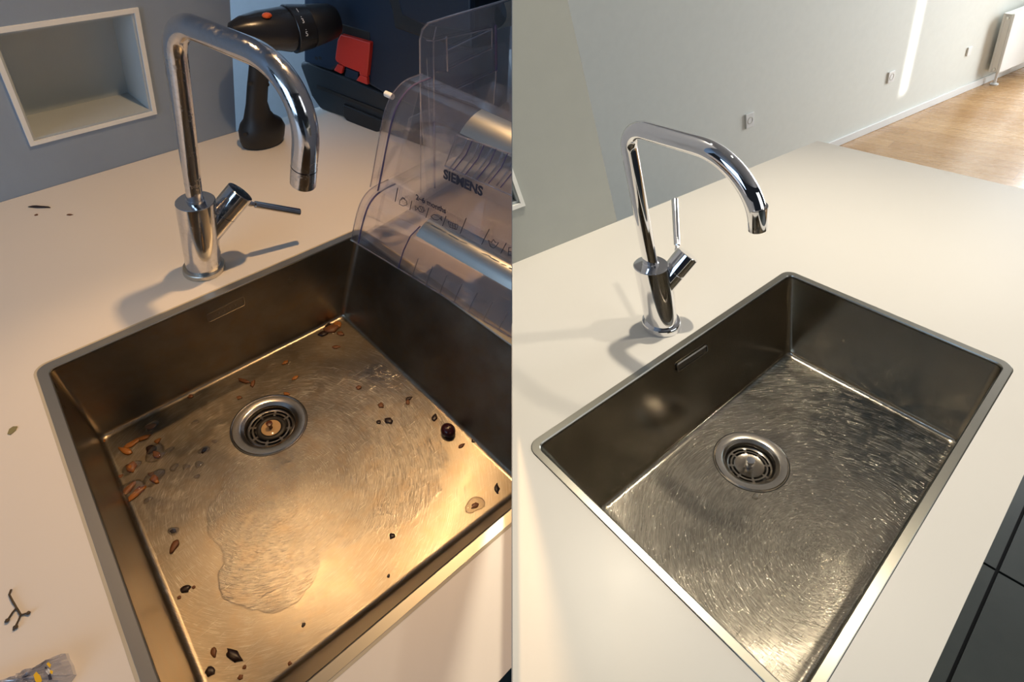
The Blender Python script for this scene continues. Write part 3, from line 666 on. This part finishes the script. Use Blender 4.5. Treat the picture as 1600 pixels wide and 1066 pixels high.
# ------------------------------------------------------------------ clear freezer drawers
w0 = np.array([.511, -.022]); wdir = np.array([.151, -.988]); wdir /= np.linalg.norm(wdir); wn_ = np.array([-wdir[1], wdir[0]])
if wn_[0] < 0: wn_ = -wn_
def drawer(name, off, prof, zlow, body_d, zt, strip_s, strip_r, label, group='clear plastic freezer drawers'):
    """front: rounded profile (t,z) run along s; t = distance behind the face"""
    K = KL
    def W(s, t, z): p = w0 + wdir * s + wn_ * (t + off); return K.w(p[0], p[1], z)
    root = thing(name, K, W(0, 0, zlow), label, 'drawer', group)
    # smooth the profile
    pr = [np.array(p) for p in prof]
    for _ in range(2):
        q = [pr[0]]
        for a, b in zip(pr, pr[1:]): q += [lerp(a, b, .25), lerp(a, b, .75)]
        q.append(pr[-1]); pr = q
    th = .0028
    def offp(l, dd):
        out = []
        for i, p in enumerate(l):
            t = l[min(i + 1, len(l) - 1)] - l[max(i - 1, 0)]; t = t / np.linalg.norm(t); out.append(p + np.array([t[1], -t[0]]) * dd)
        return out
    inn = offp(pr, th)
    # front shell
    def shell(s0, s1, o0, o1, m, nm, par, rng=None):
        a, b = offp(pr, o0), offp(pr, o1)
        if rng: a = a[rng[0]:rng[1]]; b = b[rng[0]:rng[1]]
        loop = a + b[::-1]; bm = bmesh.new(); n = len(a)
        A_ = [bm.verts.new(V3(W(s0, *p))) for p in loop]; B_ = [bm.verts.new(V3(W(s1, *p))) for p in loop]; k = len(loop)
        for i in range(k): bm.faces.new((A_[i], A_[(i + 1) % k], B_[(i + 1) % k], B_[i]))
        for i in range(n - 1):
            bm.faces.new((A_[i], A_[k - 1 - i], A_[k - 2 - i], A_[i + 1])); bm.faces.new((B_[i], B_[i + 1], B_[k - 2 - i], B_[k - 1 - i]))
        return finish(nm, bm, m, K, parent=par, smooth=True, angle=35, fill=True)
    shell(.012, .60, 0, th, M['clear'], 'front_panel', root)
    # end cheek and dark moulded edge line
    bm = bmesh.new(); tb = pr[-1][0]
    loop = pr + [np.array([tb + .0, zlow + .001])]
    prism(bm, [W(0, *p) for p in loop], [W(.003, *p) for p in loop]); finish('end_panel', bm, M['clear'], K, parent=root)
    bm = bmesh.new(); ed = [W(.001, *p) for p in offp(pr, -.0004)]; tube(bm, ed, .0011, 8); finish('edge_rib', bm, M['cloudy'], K, parent=root, smooth=True)
    bm = bmesh.new(); ed = [W(.019, *p) for p in offp(pr, .0008)]; tube(bm, ed, .0016, 8); finish('edge_rib', bm, M['edge'], K, parent=root, smooth=True)
    bm = bmesh.new()   # strip of wall that joins the cheek to the front
    q = offp(pr, 0); loft(bm, [[W(.001, *p) for p in q], [W(.018, *p) for p in q]], closed=False); finish('corner', bm, M['clear'], K, parent=root, smooth=True, fill=False)
    # tub behind the front
    bm = bmesh.new(); t0, t1 = .05, body_d
    for poly_ in ([(.01, t0), (.013, t0), (.013, t1), (.01, t1)], [(.01, t1 - .003), (.6, t1 - .003), (.6, t1), (.01, t1)]):
        pts = [w0 + wdir * s + wn_ * (t + off) for s, t in poly_]; box(K, [(p[0], p[1]) for p in pts], zlow + .004, zt, bm)
    pts = [w0 + wdir * s + wn_ * (t + off) for s, t in ((.01, .004), (.6, .004), (.6, t1), (.01, t1))]
    finish('tub', bm, M['tub'], K, parent=root)
    bm = box(K, [(p[0], p[1]) for p in pts], zlow + .0005, zlow + .003); finish('tub_floor', bm, M['tub'], K, parent=root)
    # metal grip strip
    st = shell(strip_s, .60, -.0016, .0, M['brushed'], 'grip_strip', root, strip_r)
    return root, W, pr
profB = [(.0, .001), (.0, .02), (.0, .045), (.004, .088), (.016, .108), (.036, .114), (.07, .112)]
rB, WB, prB = drawer('freezer_drawer', 0, profB, 0.0008, .30, .09, .137, (14, 24),
    'lower clear plastic freezer drawer jutting over the corner of the dirty sink')
profA = [(.0, .118), (.0, .14), (-.002, .20), (-.003, .262), (.004, .285), (.018, .300), (.036, .306), (.07, .305)]
rA, WA, prA = drawer('freezer_drawer', .024, profA, .1165, .28, .24, .142, (17, 27),
    'clear freezer drawer printed with food icons, stacked on the lower drawer')
# printing and ribbed window on the upper drawer
def onA(px, py, off=.0):
    K = KL; p = w0 + wn_ * (.024 - .002 + off); q = p + wdir
    return K.wall((p[0], p[1], 0), (q[0], q[1], 0), px, py)
def print_line(name, pxs, wd_, m, par, off=-.0015):
    pts = [onA(x, y, off) for x, y in pxs]; bm = bmesh.new(); tube(bm, pts, wd_, 6); return finish(name, bm, m, KL, parent=par)
def txtA(s, c, right, up, size, bold):
    a = onA(*c, -.0016); e = onA(*right, -.0016) - a; f = onA(*up, -.0016) - a
    return text3d('printed_text', s, a, e, f, size, M['print'], KL, rA, bold)
a_ = onA(689.5, 275); b_ = onA(756, 298); WS = np.linalg.norm(b_ - a_)
txtA('SIEMENS', (723, 286), (757, 302), (727, 268), WS / 4.05, WS * .009)
a_ = onA(651, 310); b_ = onA(695, 329); W2 = np.linalg.norm(b_ - a_)
txtA('2–6 months', (673, 319), (697, 330.5), (676, 309), W2 / 4.5, W2*.004)
for a, b in (((621.5, 294), (617.5, 315)), ((643.5, 314), (640.5, 328)), ((670, 325), (665.5, 340)), ((697, 338), (691.5, 353)), ((728.5, 341), (719, 365)), ((764.5, 358), (752.5, 382)), ((791, 380), (782.5, 396))):
    print_line('printed_line', (a, b), .0007, M['print'], rA)
ic = .0006
def icon(lines, c):
    for l in lines: print_line('printed_icon', [(c[0] + x, c[1] + y) for x, y in l], ic, M['print'], rA)
icon([[(-6, 4), (-5, -2), (0, -5), (5, -1), (6, 5), (0, 7), (-6, 4)], [(-3, -4), (-1, -7), (3, -4)]], (630, 315))
icon([[(-3, 0), (0, -4), (6, -2), (8, 3), (4, 6), (-1, 4), (-3, 0)], [(-3, 0), (-7, -4), (-7, 3), (-3, 0)], [(1, -2), (3, 4)], [(4, -2), (6, 4)]], (656, 326))
icon([[(-8, -1), (-3, -4), (3, -1), (7, 2), (3, 5), (-3, 4), (-8, -1)], [(7, 2), (9, -1), (9, 6), (7, 2)]], (681, 339))
icon([[(-8, -5), (8, 1), (5, 8), (-5, 4), (-8, -5)], [(-5, -2), (-3, 3)], [(-1, -1), (0, 5)], [(3, 0), (3, 7)]], (708, 351))
icon([[(-5, 5), (-8, -5), (-3, -1), (0, -6), (3, -1), (8, -1), (4, 5), (0, 8), (-5, 5)]], (771, 380))
icon([[(-3, -6), (4, -6), (5, 6), (-4, 6), (-3, -6)], [(-3, 0), (4, 1)]], (798, 393))
for a, b in (((713, 211), (695, 259)), ((695, 259), (732, 276)), ((732, 276), (800, 306)), ((713, 211), (800, 241))):
    print_line('window_frame', (a, b), .0012, M['cloudy'], rA)
for k in range(5):
    x = 738 + 18.5 * k; y = 220 + 6.5 * k
    print_line('window_rib', [(x, y), (x - 10, y + 22), (x - 30, y + 47)], .0009, M['edge'], rA)
    print_line('window_rib', [(x - 7, y - 2), (x - 17, y + 19), (x - 36, y + 44)], .0013, M['cloudy'], rA)
bm = bmesh.new(); a = WA(.001, .01, .285); tube(bm, [a, a - (WA(.02, 0, 0) - WA(0, 0, 0)) * .75], .0045, 16); finish('peg', bm, M['pale'], KL, parent=rA, smooth=True)['label'] = 'white plastic peg'
# lower drawer: ribbed lower front
for k in range(9):
    s = .16 + k * .033; bm = bmesh.new(); tube(bm, [WB(s, -.0012, .052), WB(s, -.0016, .02), WB(s + .001, -.0014, .004)], .0011, 6); finish('front_rib', bm, M['cloudy'], KL, parent=rB)
bm = bmesh.new(); tube(bm, [WB(.125, -.0008, .003), WB(.125, -.0008, .05), WB(.130, -.0006, .088), WB(.135, .012, .106)], .0011, 8); finish('moulded_line', bm, M['edge'], KL, parent=rB)
bm = bmesh.new(); tube(bm, [WB(.0, -.001, .003), WB(.6, -.001, .003)], .0016, 8); finish('bottom_edge', bm, M['cloudy'], KL, parent=rB)
# rear drawer
def rear_drawer():
    K = KL; v = .025
    root = thing('freezer_drawer', K, K.w(*K.loc(onv(K, v, 672, 312))[:2], 0), 'taller clear freezer drawer standing behind the other two, in front of the tool case', 'drawer', 'clear plastic freezer drawers')
    def P(px, py, dv=0): return onv(K, v + dv, px, py)
    def pl(px, t, nm, m, bev=0):
        pts = [P(*p) for p in px]; bm = slab(K, pts, K.ey, 0, t); return finish(nm, bm, m, K, parent=root, bevel=bev)
    b0 = K.loc(P(661, 300)); 
    out = [(661, 318), (657.5, 150), (656.5, 62), (660, 46), (669, 36), (700, 26), (810, -6), (810, 40), (810, 300), (690, 312)]
    pts = [K.loc(P(*p)) for p in out]; pts = [np.array([p[0], p[1], max(p[2], .0008)]) for p in pts]
    pts = [K.w(*p) for p in pts]
    bm = slab(K, pts, K.ey, 0, .003); finish('front_panel', bm, M['clear2'], K, parent=root)
    for l, w, m in (([(657, 300), (656.8, 150), (656, 62), (660, 46), (669, 36), (700, 26), (800, -3)], .0013, 'cloudy'),
                  ([(679, 310), (678, 190)], .0022, 'edge'), ([(678, 190), (677, 60), (681, 42)], .0013, 'cloudy'),
                  ([(666, 63), (677, 64), (768, 44)], .0011, 'cloudy'), ([(774, 40), (775, 110)], .0022, 'edge'), ([(775, 110), (771, 165)], .0013, 'cloudy'),
                  ([(697, 57), (699, 112), (682, 112)], .0015, 'cloudy'), ([(700, 78), (768, 45), (768, 75), (700, 108)], .0011, 'cloudy'), ([(690, 150), (775, 110)], .0012, 'cloudy')):
        bm = bmesh.new(); tube(bm, [P(*p) - K.ey * .001 for p in l], w, 6); finish('moulded_rib', bm, M[m], K, parent=root, smooth=True)
    bm = bmesh.new(); R = []
    for x in np.linspace(0, 1, 8):
        a = lerp((787, 4), (776, 46), x); b = lerp((815, -6), (815, 36), x); bulge = .014 * math.sin(math.pi * x)
        R.append([P(*a) - K.ey * (bulge + .001), P(*b) - K.ey * (bulge + .001)])
    loft(bm, R, closed=False); bmesh.ops.solidify(bm, geom=bm.faces[:], thickness=.0015); finish('grip_strip', bm, M['brushed'], K, parent=root, smooth=True)
    # tub going back
    bm = bmesh.new(); a = [P(684, 300), P(684, 120), P(810, 90), P(810, 280)]
    a = [K.w(*np.maximum(K.loc(p), [-9, -9, .002])) for p in a]
    slab(K, [p + (K.ex * .3 + K.ey * .6) * .12 for p in a], K.ey, 0, .003, bm); finish('tub_back', bm, M['clear2'], K, parent=root)

rear_drawer()

# ------------------------------------------------------------------ scraps and water in the dirty sink
rnd = random.Random(4)
def px_size(K, P, px): return (CW.T @ (P - CAM))[2] / F * px
def scrap(px, py, wpx, m, label, name='food_scrap', cat='crumb', z=-.2, aspect=1.6, ang=None, group='food scraps in the dirty sink', hh=.35, K=KL):
    P = K.at(px, py, z); s = px_size(K, P, wpx) / 2; bm = bmesh.new(); ang = rnd.uniform(0, 3.14) if ang is None else ang
    t = bmesh.ops.create_icosphere(bm, subdivisions=2, radius=1)['verts']
    k = [rnd.uniform(.7, 1.25) for _ in range(8)]
    for v in t:
        x, y, zz = v.co; f = 1 + .25 * math.sin(3 * x + k[0] * 5) * math.cos(4 * y + k[1] * 7) + rnd.uniform(-.12, .12)
        x, y = x * f * aspect ** .5, y * f / aspect ** .5
        X_ = x * math.cos(ang) - y * math.sin(ang); Y_ = x * math.sin(ang) + y * math.cos(ang)
        v.co = V3(P + s * (K.ex * X_ + K.ey * Y_) + K.n * (max(zz, -.3) + .3) * s * hh + K.n * .0003)
    return tag(finish(name, bm, M[m], K, P, smooth=True, angle=180), label, cat, group)
def drop(px, py, wpx, label, asp=1.2, m='water', group='water drops in the dirty sink', K=KL, z=-.2):
    P = K.at(px, py, z); s = px_size(K, P, wpx) / 2; bm = bmesh.new(); rings = []; ph = rnd.uniform(0, 6)
    for r, h in ((1, .0), (.96, .12), (.85, .22), (.6, .30), (.3, .33)):
        rings.append([P + K.n * (h * s * .9 + .0003) + s * r * (1 + .16 * math.sin(2 * t + ph) + .1 * math.sin(3 * t + 2 * ph)) * (K.ex * math.cos(t) * asp ** .5 + K.ey * math.sin(t) / asp ** .5) for t in np.linspace(0, 2 * math.pi, 20, endpoint=False)])
    loft(bm, rings, True, False, True)
    return tag(finish('water_drop', bm, M[m], K, P, smooth=True, angle=80), label, 'water drop', group)
SC = [
 (236, 703, 15, 'crumb_d', 'round black scrap in a water drop, left of the drain', 1.1), (245, 711, 12, 'crumb_o', 'brown flake right against the round black scrap', 1.8),
 (205, 695, 14, 'crumb_o', 'upper orange strip near the left sink wall', 2.4), (196, 705, 15, 'crumb_o', 'long orange strip lying lowest of the chain by the left wall', 2.6),
 (212, 690, 12, 'crumb_o', 'orange shred in the middle of the chain by the left wall', 2.2), (225, 685, 13, 'crumb_o', 'orange shred at the upper end of the chain', 2.),
 (205, 731, 17, 'crumb_o', 'curled orange peel scrap by the left wall', 1.4), (203, 763, 17, 'crumb_o', 'left arm of the L-shaped orange scrap', 2.2), (214, 771, 19, 'crumb_o', 'right arm of the L-shaped orange scrap', 2.4),
 (236, 667, 13, 'crumb_o', 'orange flake near the tap-side wall of the dirty sink', 1.6), (247, 689, 9, 'crumb_o', 'small orange flake above the round black scrap', 1.3), (236, 741, 8, 'crumb', 'small brown crumb in the paired water drops', 1.2),
 (242, 750, 14, 'crumb_o', 'tan flake under the small brown crumb', 1.9), (319, 704, 9, 'crumb_d', 'dark elongated scrap left of the drain beyond the tap shadow', 1.9), (160, 691, 10, 'crumb_o', 'orange scrap wedged in the left corner of the sink', 1.3),
 (188, 745, 7, 'crumb', 'brown crumb touching the left wall of the sink', 1.2), (271, 830, 8, 'crumb_d', 'dark triangular crumb in a ring of water', 1.3), (272, 855, 15, 'crumb', 'brown curved scrap below the ringed crumb', 2.0),
 (290, 921, 13, 'crumb_d', 'dark lump low on the left side of the basin', 1.3), (280, 934, 6, 'crumb', 'tiny brown crumb just below the dark lump', 1.), (303, 918, 5, 'crumb', 'tiny brown crumb right of the dark lump', 1.),
 (334, 1020, 11, 'crumb', 'brown upright scrap at the bottom left of the basin', 1.8), (365, 1025, 20, 'crumb_d', 'long dark scrap at the bottom of the basin', 2.2), (328, 1050, 14, 'crumb_d', 'dark round lump nearest the photographer', 1.1),
 (376, 1059, 8, 'crumb', 'brown crumb at the lower edge of the picture', 1.), (382, 1043, 6, 'crumb', 'small crumb beside the long dark scrap', 1.), (613, 838, 9, 'crumb_d', 'lone dark crumb on the near half of the basin floor', 1.),
 (608, 658, 12, 'crumb_d', 'dark crumb, larger of the pair right of the drain', 1.4), (592, 660, 7, 'crumb_d', 'dark crumb, smaller of the pair right of the drain', 1.), (595, 634, 10, 'crumb', 'brown crumb above the dark pair', 1.2),
 (561, 606, 8, 'crumb', 'brown crumb near the far part of the basin floor', 1.), (637, 629, 8, 'crumb', 'brown shred by the right sink wall', 1.8), (639, 623, 8, 'crumb_d', 'dark shred above the brown shred by the right wall', 1.8),
 (679, 653, 10, 'crumb_d', 'dark ragged scrap beside the cherry', 1.5), (721, 697, 8, 'crumb', 'brown elongated crumb right of the cherry', 2.), (740, 689, 7, 'crumb_d', 'dark crumb against the right wall beyond the cherry', 1.2),
 (776, 764, 11, 'crumb_d', 'dark smear of scraps in the right corner of the sink', 2.), (742, 790, 10, 'crumb_o', 'amber crumb in a wet ring near the right corner', 1.6), (381, 596, 12, 'crumb', 'brown stick-like scrap above the drain', 3.),
 (395, 600, 10, 'crumb', 'curved brown scrap beside the stick-like one above the drain', 2.2), (374, 622, 7, 'crumb', 'small brown crumb at the upper left edge of the drain', 1.3), (448, 616, 8, 'crumb_o', 'orange shred lying on the drain rim', 2.),
 (446, 567, 8, 'crumb_o', 'tan crumb above the drain towards the far wall', 1.6), (461, 591, 8, 'crumb_o', 'pale tan flake between drain and far corner', 1.8), (525, 543, 9, 'crumb', 'brown crumb below the rusty corner mess', 1.8),
 (518, 515, 20, 'crumb', 'rusty clump in the far corner of the sink', 1.4), (505, 522, 13, 'crumb_d', 'dark crumb left of the rusty clump', 1.5), (527, 508, 14, 'crumb_o', 'orange bit on top of the rusty clump', 1.3), (513, 510, 12, 'crumb_d', 'dark bit behind the rusty clump', 1.3), (532, 522, 10, 'crumb', 'brown bit right of the rusty clump', 1.5),
 (298, 620, 8, 'crumb', 'brown crumb in the tap shadow by the tap-side wall', 1.2), (474, 977, 6, 'crumb_d', 'dark crumb in the lower middle of the basin', 1.4), (453, 1037, 6, 'crumb', 'brown crumb by the near wall of the basin', 1.1), (607, 900, 5, 'crumb_d', 'tiny dark crumb by the near wall, on the right', 1.6),
]
for px, py, w, m, lab, asp in SC: scrap(px, py, w, m, lab, aspect=asp)
for px, py, w, lab in ((243, 709, 30, 'wide flat water drop around the round black scrap'), (205, 765, 36, 'wide puddle around the L-shaped scrap'), (205, 731, 24, 'water drop over the curled peel scrap'), (240, 747, 28, 'water drop around the tan flake'),
                       (265, 704, 13, 'clear water drop right of the round black scrap'), (231, 782, 12, 'small clear drop below the puddle'), (272, 731, 13, 'clear drop on the left of three in a row'), (291, 730, 12, 'clear drop in the middle of three in a row'),
                       (311, 726, 13, 'clear drop on the right of three in a row'), (308, 745, 9, 'small drop under the row of three'), (236, 667, 20, 'drop around the orange flake by the tap-side wall'), (271, 830, 15, 'ring-shaped drop around the triangular crumb'),
                       (305, 660, 10, 'round drop in the tap shadow'), (742, 789, 28, 'wet ring around the amber crumb in the right corner'), (336, 690, 9, 'small drop between shadow and drain'), (319, 703, 15, 'drop around the dark elongated scrap')):
    drop(px, py, w, lab, 1.15)
drop(1180, 776, 10, 'single small water drop below the drain of the clean sink', 1.3, group=None, K=KR, z=-.17)
# cherry
P = KL.at(700, 678, -.2); r = px_size(KL, P, 22) / 2; bm = bmesh.new(); ico(bm, P + KL.n * r * .93, r, (1, 1.1, .95), KL, sub=3)
tag(finish('cherry', bm, M['cherry'], KL, P, smooth=True), 'dark red cherry lying against the right wall of the dirty sink', 'cherry')

# ------------------------------------------------------------------ bits on the left worktop
for px, py, w, m, lab, asp in ((61, 324, 15, 'crumb_d', 'thin black sliver on the worktop near the niche wall', 5.), (57, 336, 5, 'crumb', 'speck under the black sliver', 1.), (109, 336, 6, 'crumb', 'brown speck right of the black sliver', 2.)):
    scrap(px, py, w, m, lab, z=0, aspect=asp, ang=-.75, group='bits on the left worktop', hh=.2)
def strip_mesh(name, pts, wd_, m, label, cat):
    P = [KL.at(*p) for p in pts]; bm = bmesh.new(); tube(bm, [p + KL.n * (wd_ + .0002) for p in P], wd_, 6); return tag(finish(name, bm, m, KL, P[0], smooth=True), label, cat)
def leaf():
    pts = [(12, 679), (15, 671), (21, 667), (28, 667), (25, 673), (17, 680)]; P = [KL.at(*p) for p in pts]; c = sum(P) / len(P)
    bm = bmesh.new(); slab(KL, P, KL.n, .0004, .0010, bm); tag(finish('dry_leaf', bm, M['leaf'], KL, c, bevel=0), 'small dry green leaf scrap on the worktop left of the dirty sink', 'leaf')
leaf()
def stem():
    root = thing('grape_stem', KL, KL.at(30, 960), 'brown branched bare fruit stem lying on the worktop at the lower left', 'stem')
    def br(pts, w, nm):
        P = [KL.at(*p) + KL.n * .0016 for p in pts]; bm = bmesh.new(); tube(bm, P, [w * .72 * (1.1 - .1 * (i % 2)) for i in range(len(P))], 8); finish(nm, bm, M['stem'], KL, parent=root, smooth=True)
    br([(19, 922), (16, 930), (21, 940), (27, 950), (34, 962)], .0013, 'main_stem')
    br([(27, 951), (21, 958), (16, 966), (13, 971)], .0012, 'twig'); br([(34, 962), (40, 960), (46, 959)], .0012, 'twig'); br([(34, 962), (30, 971), (26, 979), (22, 986)], .0012, 'twig')
    for p, s in (((13, 971), 3.2), ((46, 959), 3.0), ((26, 981), 3.4)):
        bm = bmesh.new(); C = KL.at(*p) + KL.n * .002; ico(bm, C, px_size(KL, C, s), (1, 1, .6), KL, .2, rnd); finish('twig_end', bm, M['stem'], KL, parent=root, smooth=True)
stem()
def bag():
    root = thing('plastic_bag', KL, KL.at(60, 1050), 'crumpled clear plastic bag with yellow and black print at the lower left corner', 'bag')
    outl = [(-60, 1090), (-20, 1072), (25, 1060), (45, 1048), (70, 1038), (98, 1030), (100, 1022), (107, 1021), (110, 1030), (116, 1040), (120, 1055), (112, 1066), (100, 1085), (60, 1110), (-20, 1130)]
    c = (50, 1068); bm = bmesh.new(); rings = []
    P = [KL.at(*p) for p in outl]; C = KL.at(*c); r2 = random.Random(2)
    full = []
    for a, b in zip(P, P[1:] + P[:1]):
        for t in (0, .33, .66): full.append(lerp(a, b, t))
    for k, h in ((1, .0004), (.97, .004), (.85, .009), (.65, .015), (.45, .017), (.25, .020), (.08, .018)):
        rings.append([lerp(C, p, k) + KL.n * max(.0004, h + (r2.uniform(-.004, .004) if k < .96 else 0)) for p in full])
    loft(bm, rings, True, False, True); finish('film', bm, M['bag'], KL, parent=root, smooth=False)
    for pts, m in (([(55, 1064), (53, 1055), (57, 1050), (63, 1056), (66, 1064), (60, 1070)], 'yellow'), ([(73, 1038), (76, 1035), (80, 1039), (78, 1044)], 'yellow'), ([(79, 1047), (83, 1049), (82, 1054), (78, 1052)], 'yellow'),
                   ([(72, 1044), (77, 1046), (80, 1052), (76, 1055), (72, 1050)], 'white_ink'), ([(70, 1042), (73, 1043), (79, 1053), (82, 1062), (77, 1063), (75, 1055)], 'print')):
        q = []
        for p in pts: d = ray(*p); q.append(KL.at(*p, .0215))
        bm = slab(KL, q, KL.n, 0, .0005); finish('printed_mark', bm, M[m], KL, parent=root)
bag()

# ------------------------------------------------------------------ right room: radiator, sockets, curtain
def radiator():
    K = KR
    s0, s1 = 1.395, 2.35; z0, z1 = -.765, -.425
    root = thing('radiator', K, K.w(*FWp(s0, -.05), -.85), 'white panel radiator on the far end of the white wall above the wooden floor', 'radiator')
    def bx(a, b, c, d, e, f, nm, m, bev=0, par=root):
        bm = box(K, [FWp(a, -c), FWp(b, -c), FWp(b, -d), FWp(a, -d)], e, f); return finish(nm, bm, m, K, parent=par, bevel=bev)
    bx(s0, s1, .085, .070, z0, z1, 'front_panel', M['white'], .004)
    bx(s0, s1, .040, .025, z0, z1, 'rear_panel', M['white'], .003)
    bx(s0, s0 + .012, .070, .040, z0 + .005, z1 - .003, 'side_cover', M['pale'])
    bx(s0, s1, .070, .040, z1 - .012, z1 - .002, 'top_grille', M['pale'])
    for s in (s0 + .05, 2.2):
        bm = bmesh.new(); tube(bm, [K.w(*FWp(s, -.055), z0), K.w(*FWp(s, -.055), -.8502)], .008, 12); finish('pipe', bm, M['white'], K, parent=root, smooth=True)
        bm = bmesh.new(); lathe(bm, K.w(*FWp(s, -.055), -.85), K.ex, K.ey, K.vd, [(.024, 0), (.022, .006), (.010, .008)], 20, True, True); finish('pipe_collar', bm, M['white'], K, parent=root, smooth=True)
    for z in (z0 + .02, z1 - .025):
        bm = bmesh.new(); A = K.w(*FWp(s0 - .002, -.055), z); d = (K.w(*FWp(1, 0), 0) - K.w(*FWp(0, 0), 0)); a, b = perp(d)
        lathe(bm, A, a, b, -d, [(.008, -.004), (.008, .004), (.004, .005)], 16, True, True); finish('plug', bm, M['brushed'], K, parent=root, smooth=True)
radiator()
def socket(px, py, w, h, label, hole=True):
    K = KR; A = K.w(*FWp(0), 0); e = K.w(*FWp(1), 0) - A; N = np.cross(e, K.vd); N /= np.linalg.norm(N)
    if N @ (CAM - A) < 0: N = -N
    C = K.plane(A, N, px, py); sc = (CW.T @ (C - CAM))[2] / F; vd = K.vd / np.linalg.norm(K.vd)
    root = thing('wall_socket', K, C, label, 'socket', 'sockets on the white wall')
    def pl(a, b, d0, d1, m, nm, bev):
        q = [C + e * x * a + vd * y * b for x, y in ((-1, -1), (1, -1), (1, 1), (-1, 1))]; bm = slab(K, q, N, d0, d1); return finish(nm, bm, m, K, parent=root, bevel=bev)
    pl(w * sc, h * sc, .0005, .009, M['white'], 'plate', .003)
    if hole:
        bm = bmesh.new(); lathe(bm, C + N * .009, e, np.cross(N, e), N, [(w * sc * .62, .0), (w * sc * .62, .0012), (w * sc * .55, .0012), (w * sc * .5, -.004)], 24, False, True); finish('outlet', bm, M['seal_r'], K, parent=root, smooth=True)
socket(1170, 188, 8.5, 11.5, 'white wall socket nearest the polished tap')
socket(1391, 120, 7.5, 8.5, 'white wall socket half way along the white wall')
socket(1513, 80, 5, 6.5, 'small blank white wall plate beside the radiator', False)
def curtain():
    K = KR; bm = bmesh.new(); R = []
    c0, c1 = FWp(2.02, -.10), FWp(1.95, -.45)
    for z in (-.84, -.3, .3, 1.4):
        R.append([K.w(*(np.array(lerp(c0, c1, t)) + np.array([math.sin(t * 50) * .012, 0])), z) for t in np.linspace(0, 1, 60)])
    loft(bm, R, closed=False); bmesh.ops.solidify(bm, geom=bm.faces[:], thickness=.002)
    tag(finish('curtain', bm, M['curtain'], K, K.w(*c0, -.84), smooth=True), 'white pleated curtain hanging past the radiator at the right edge', 'curtain')
curtain()
bpy.context.view_layer.update()
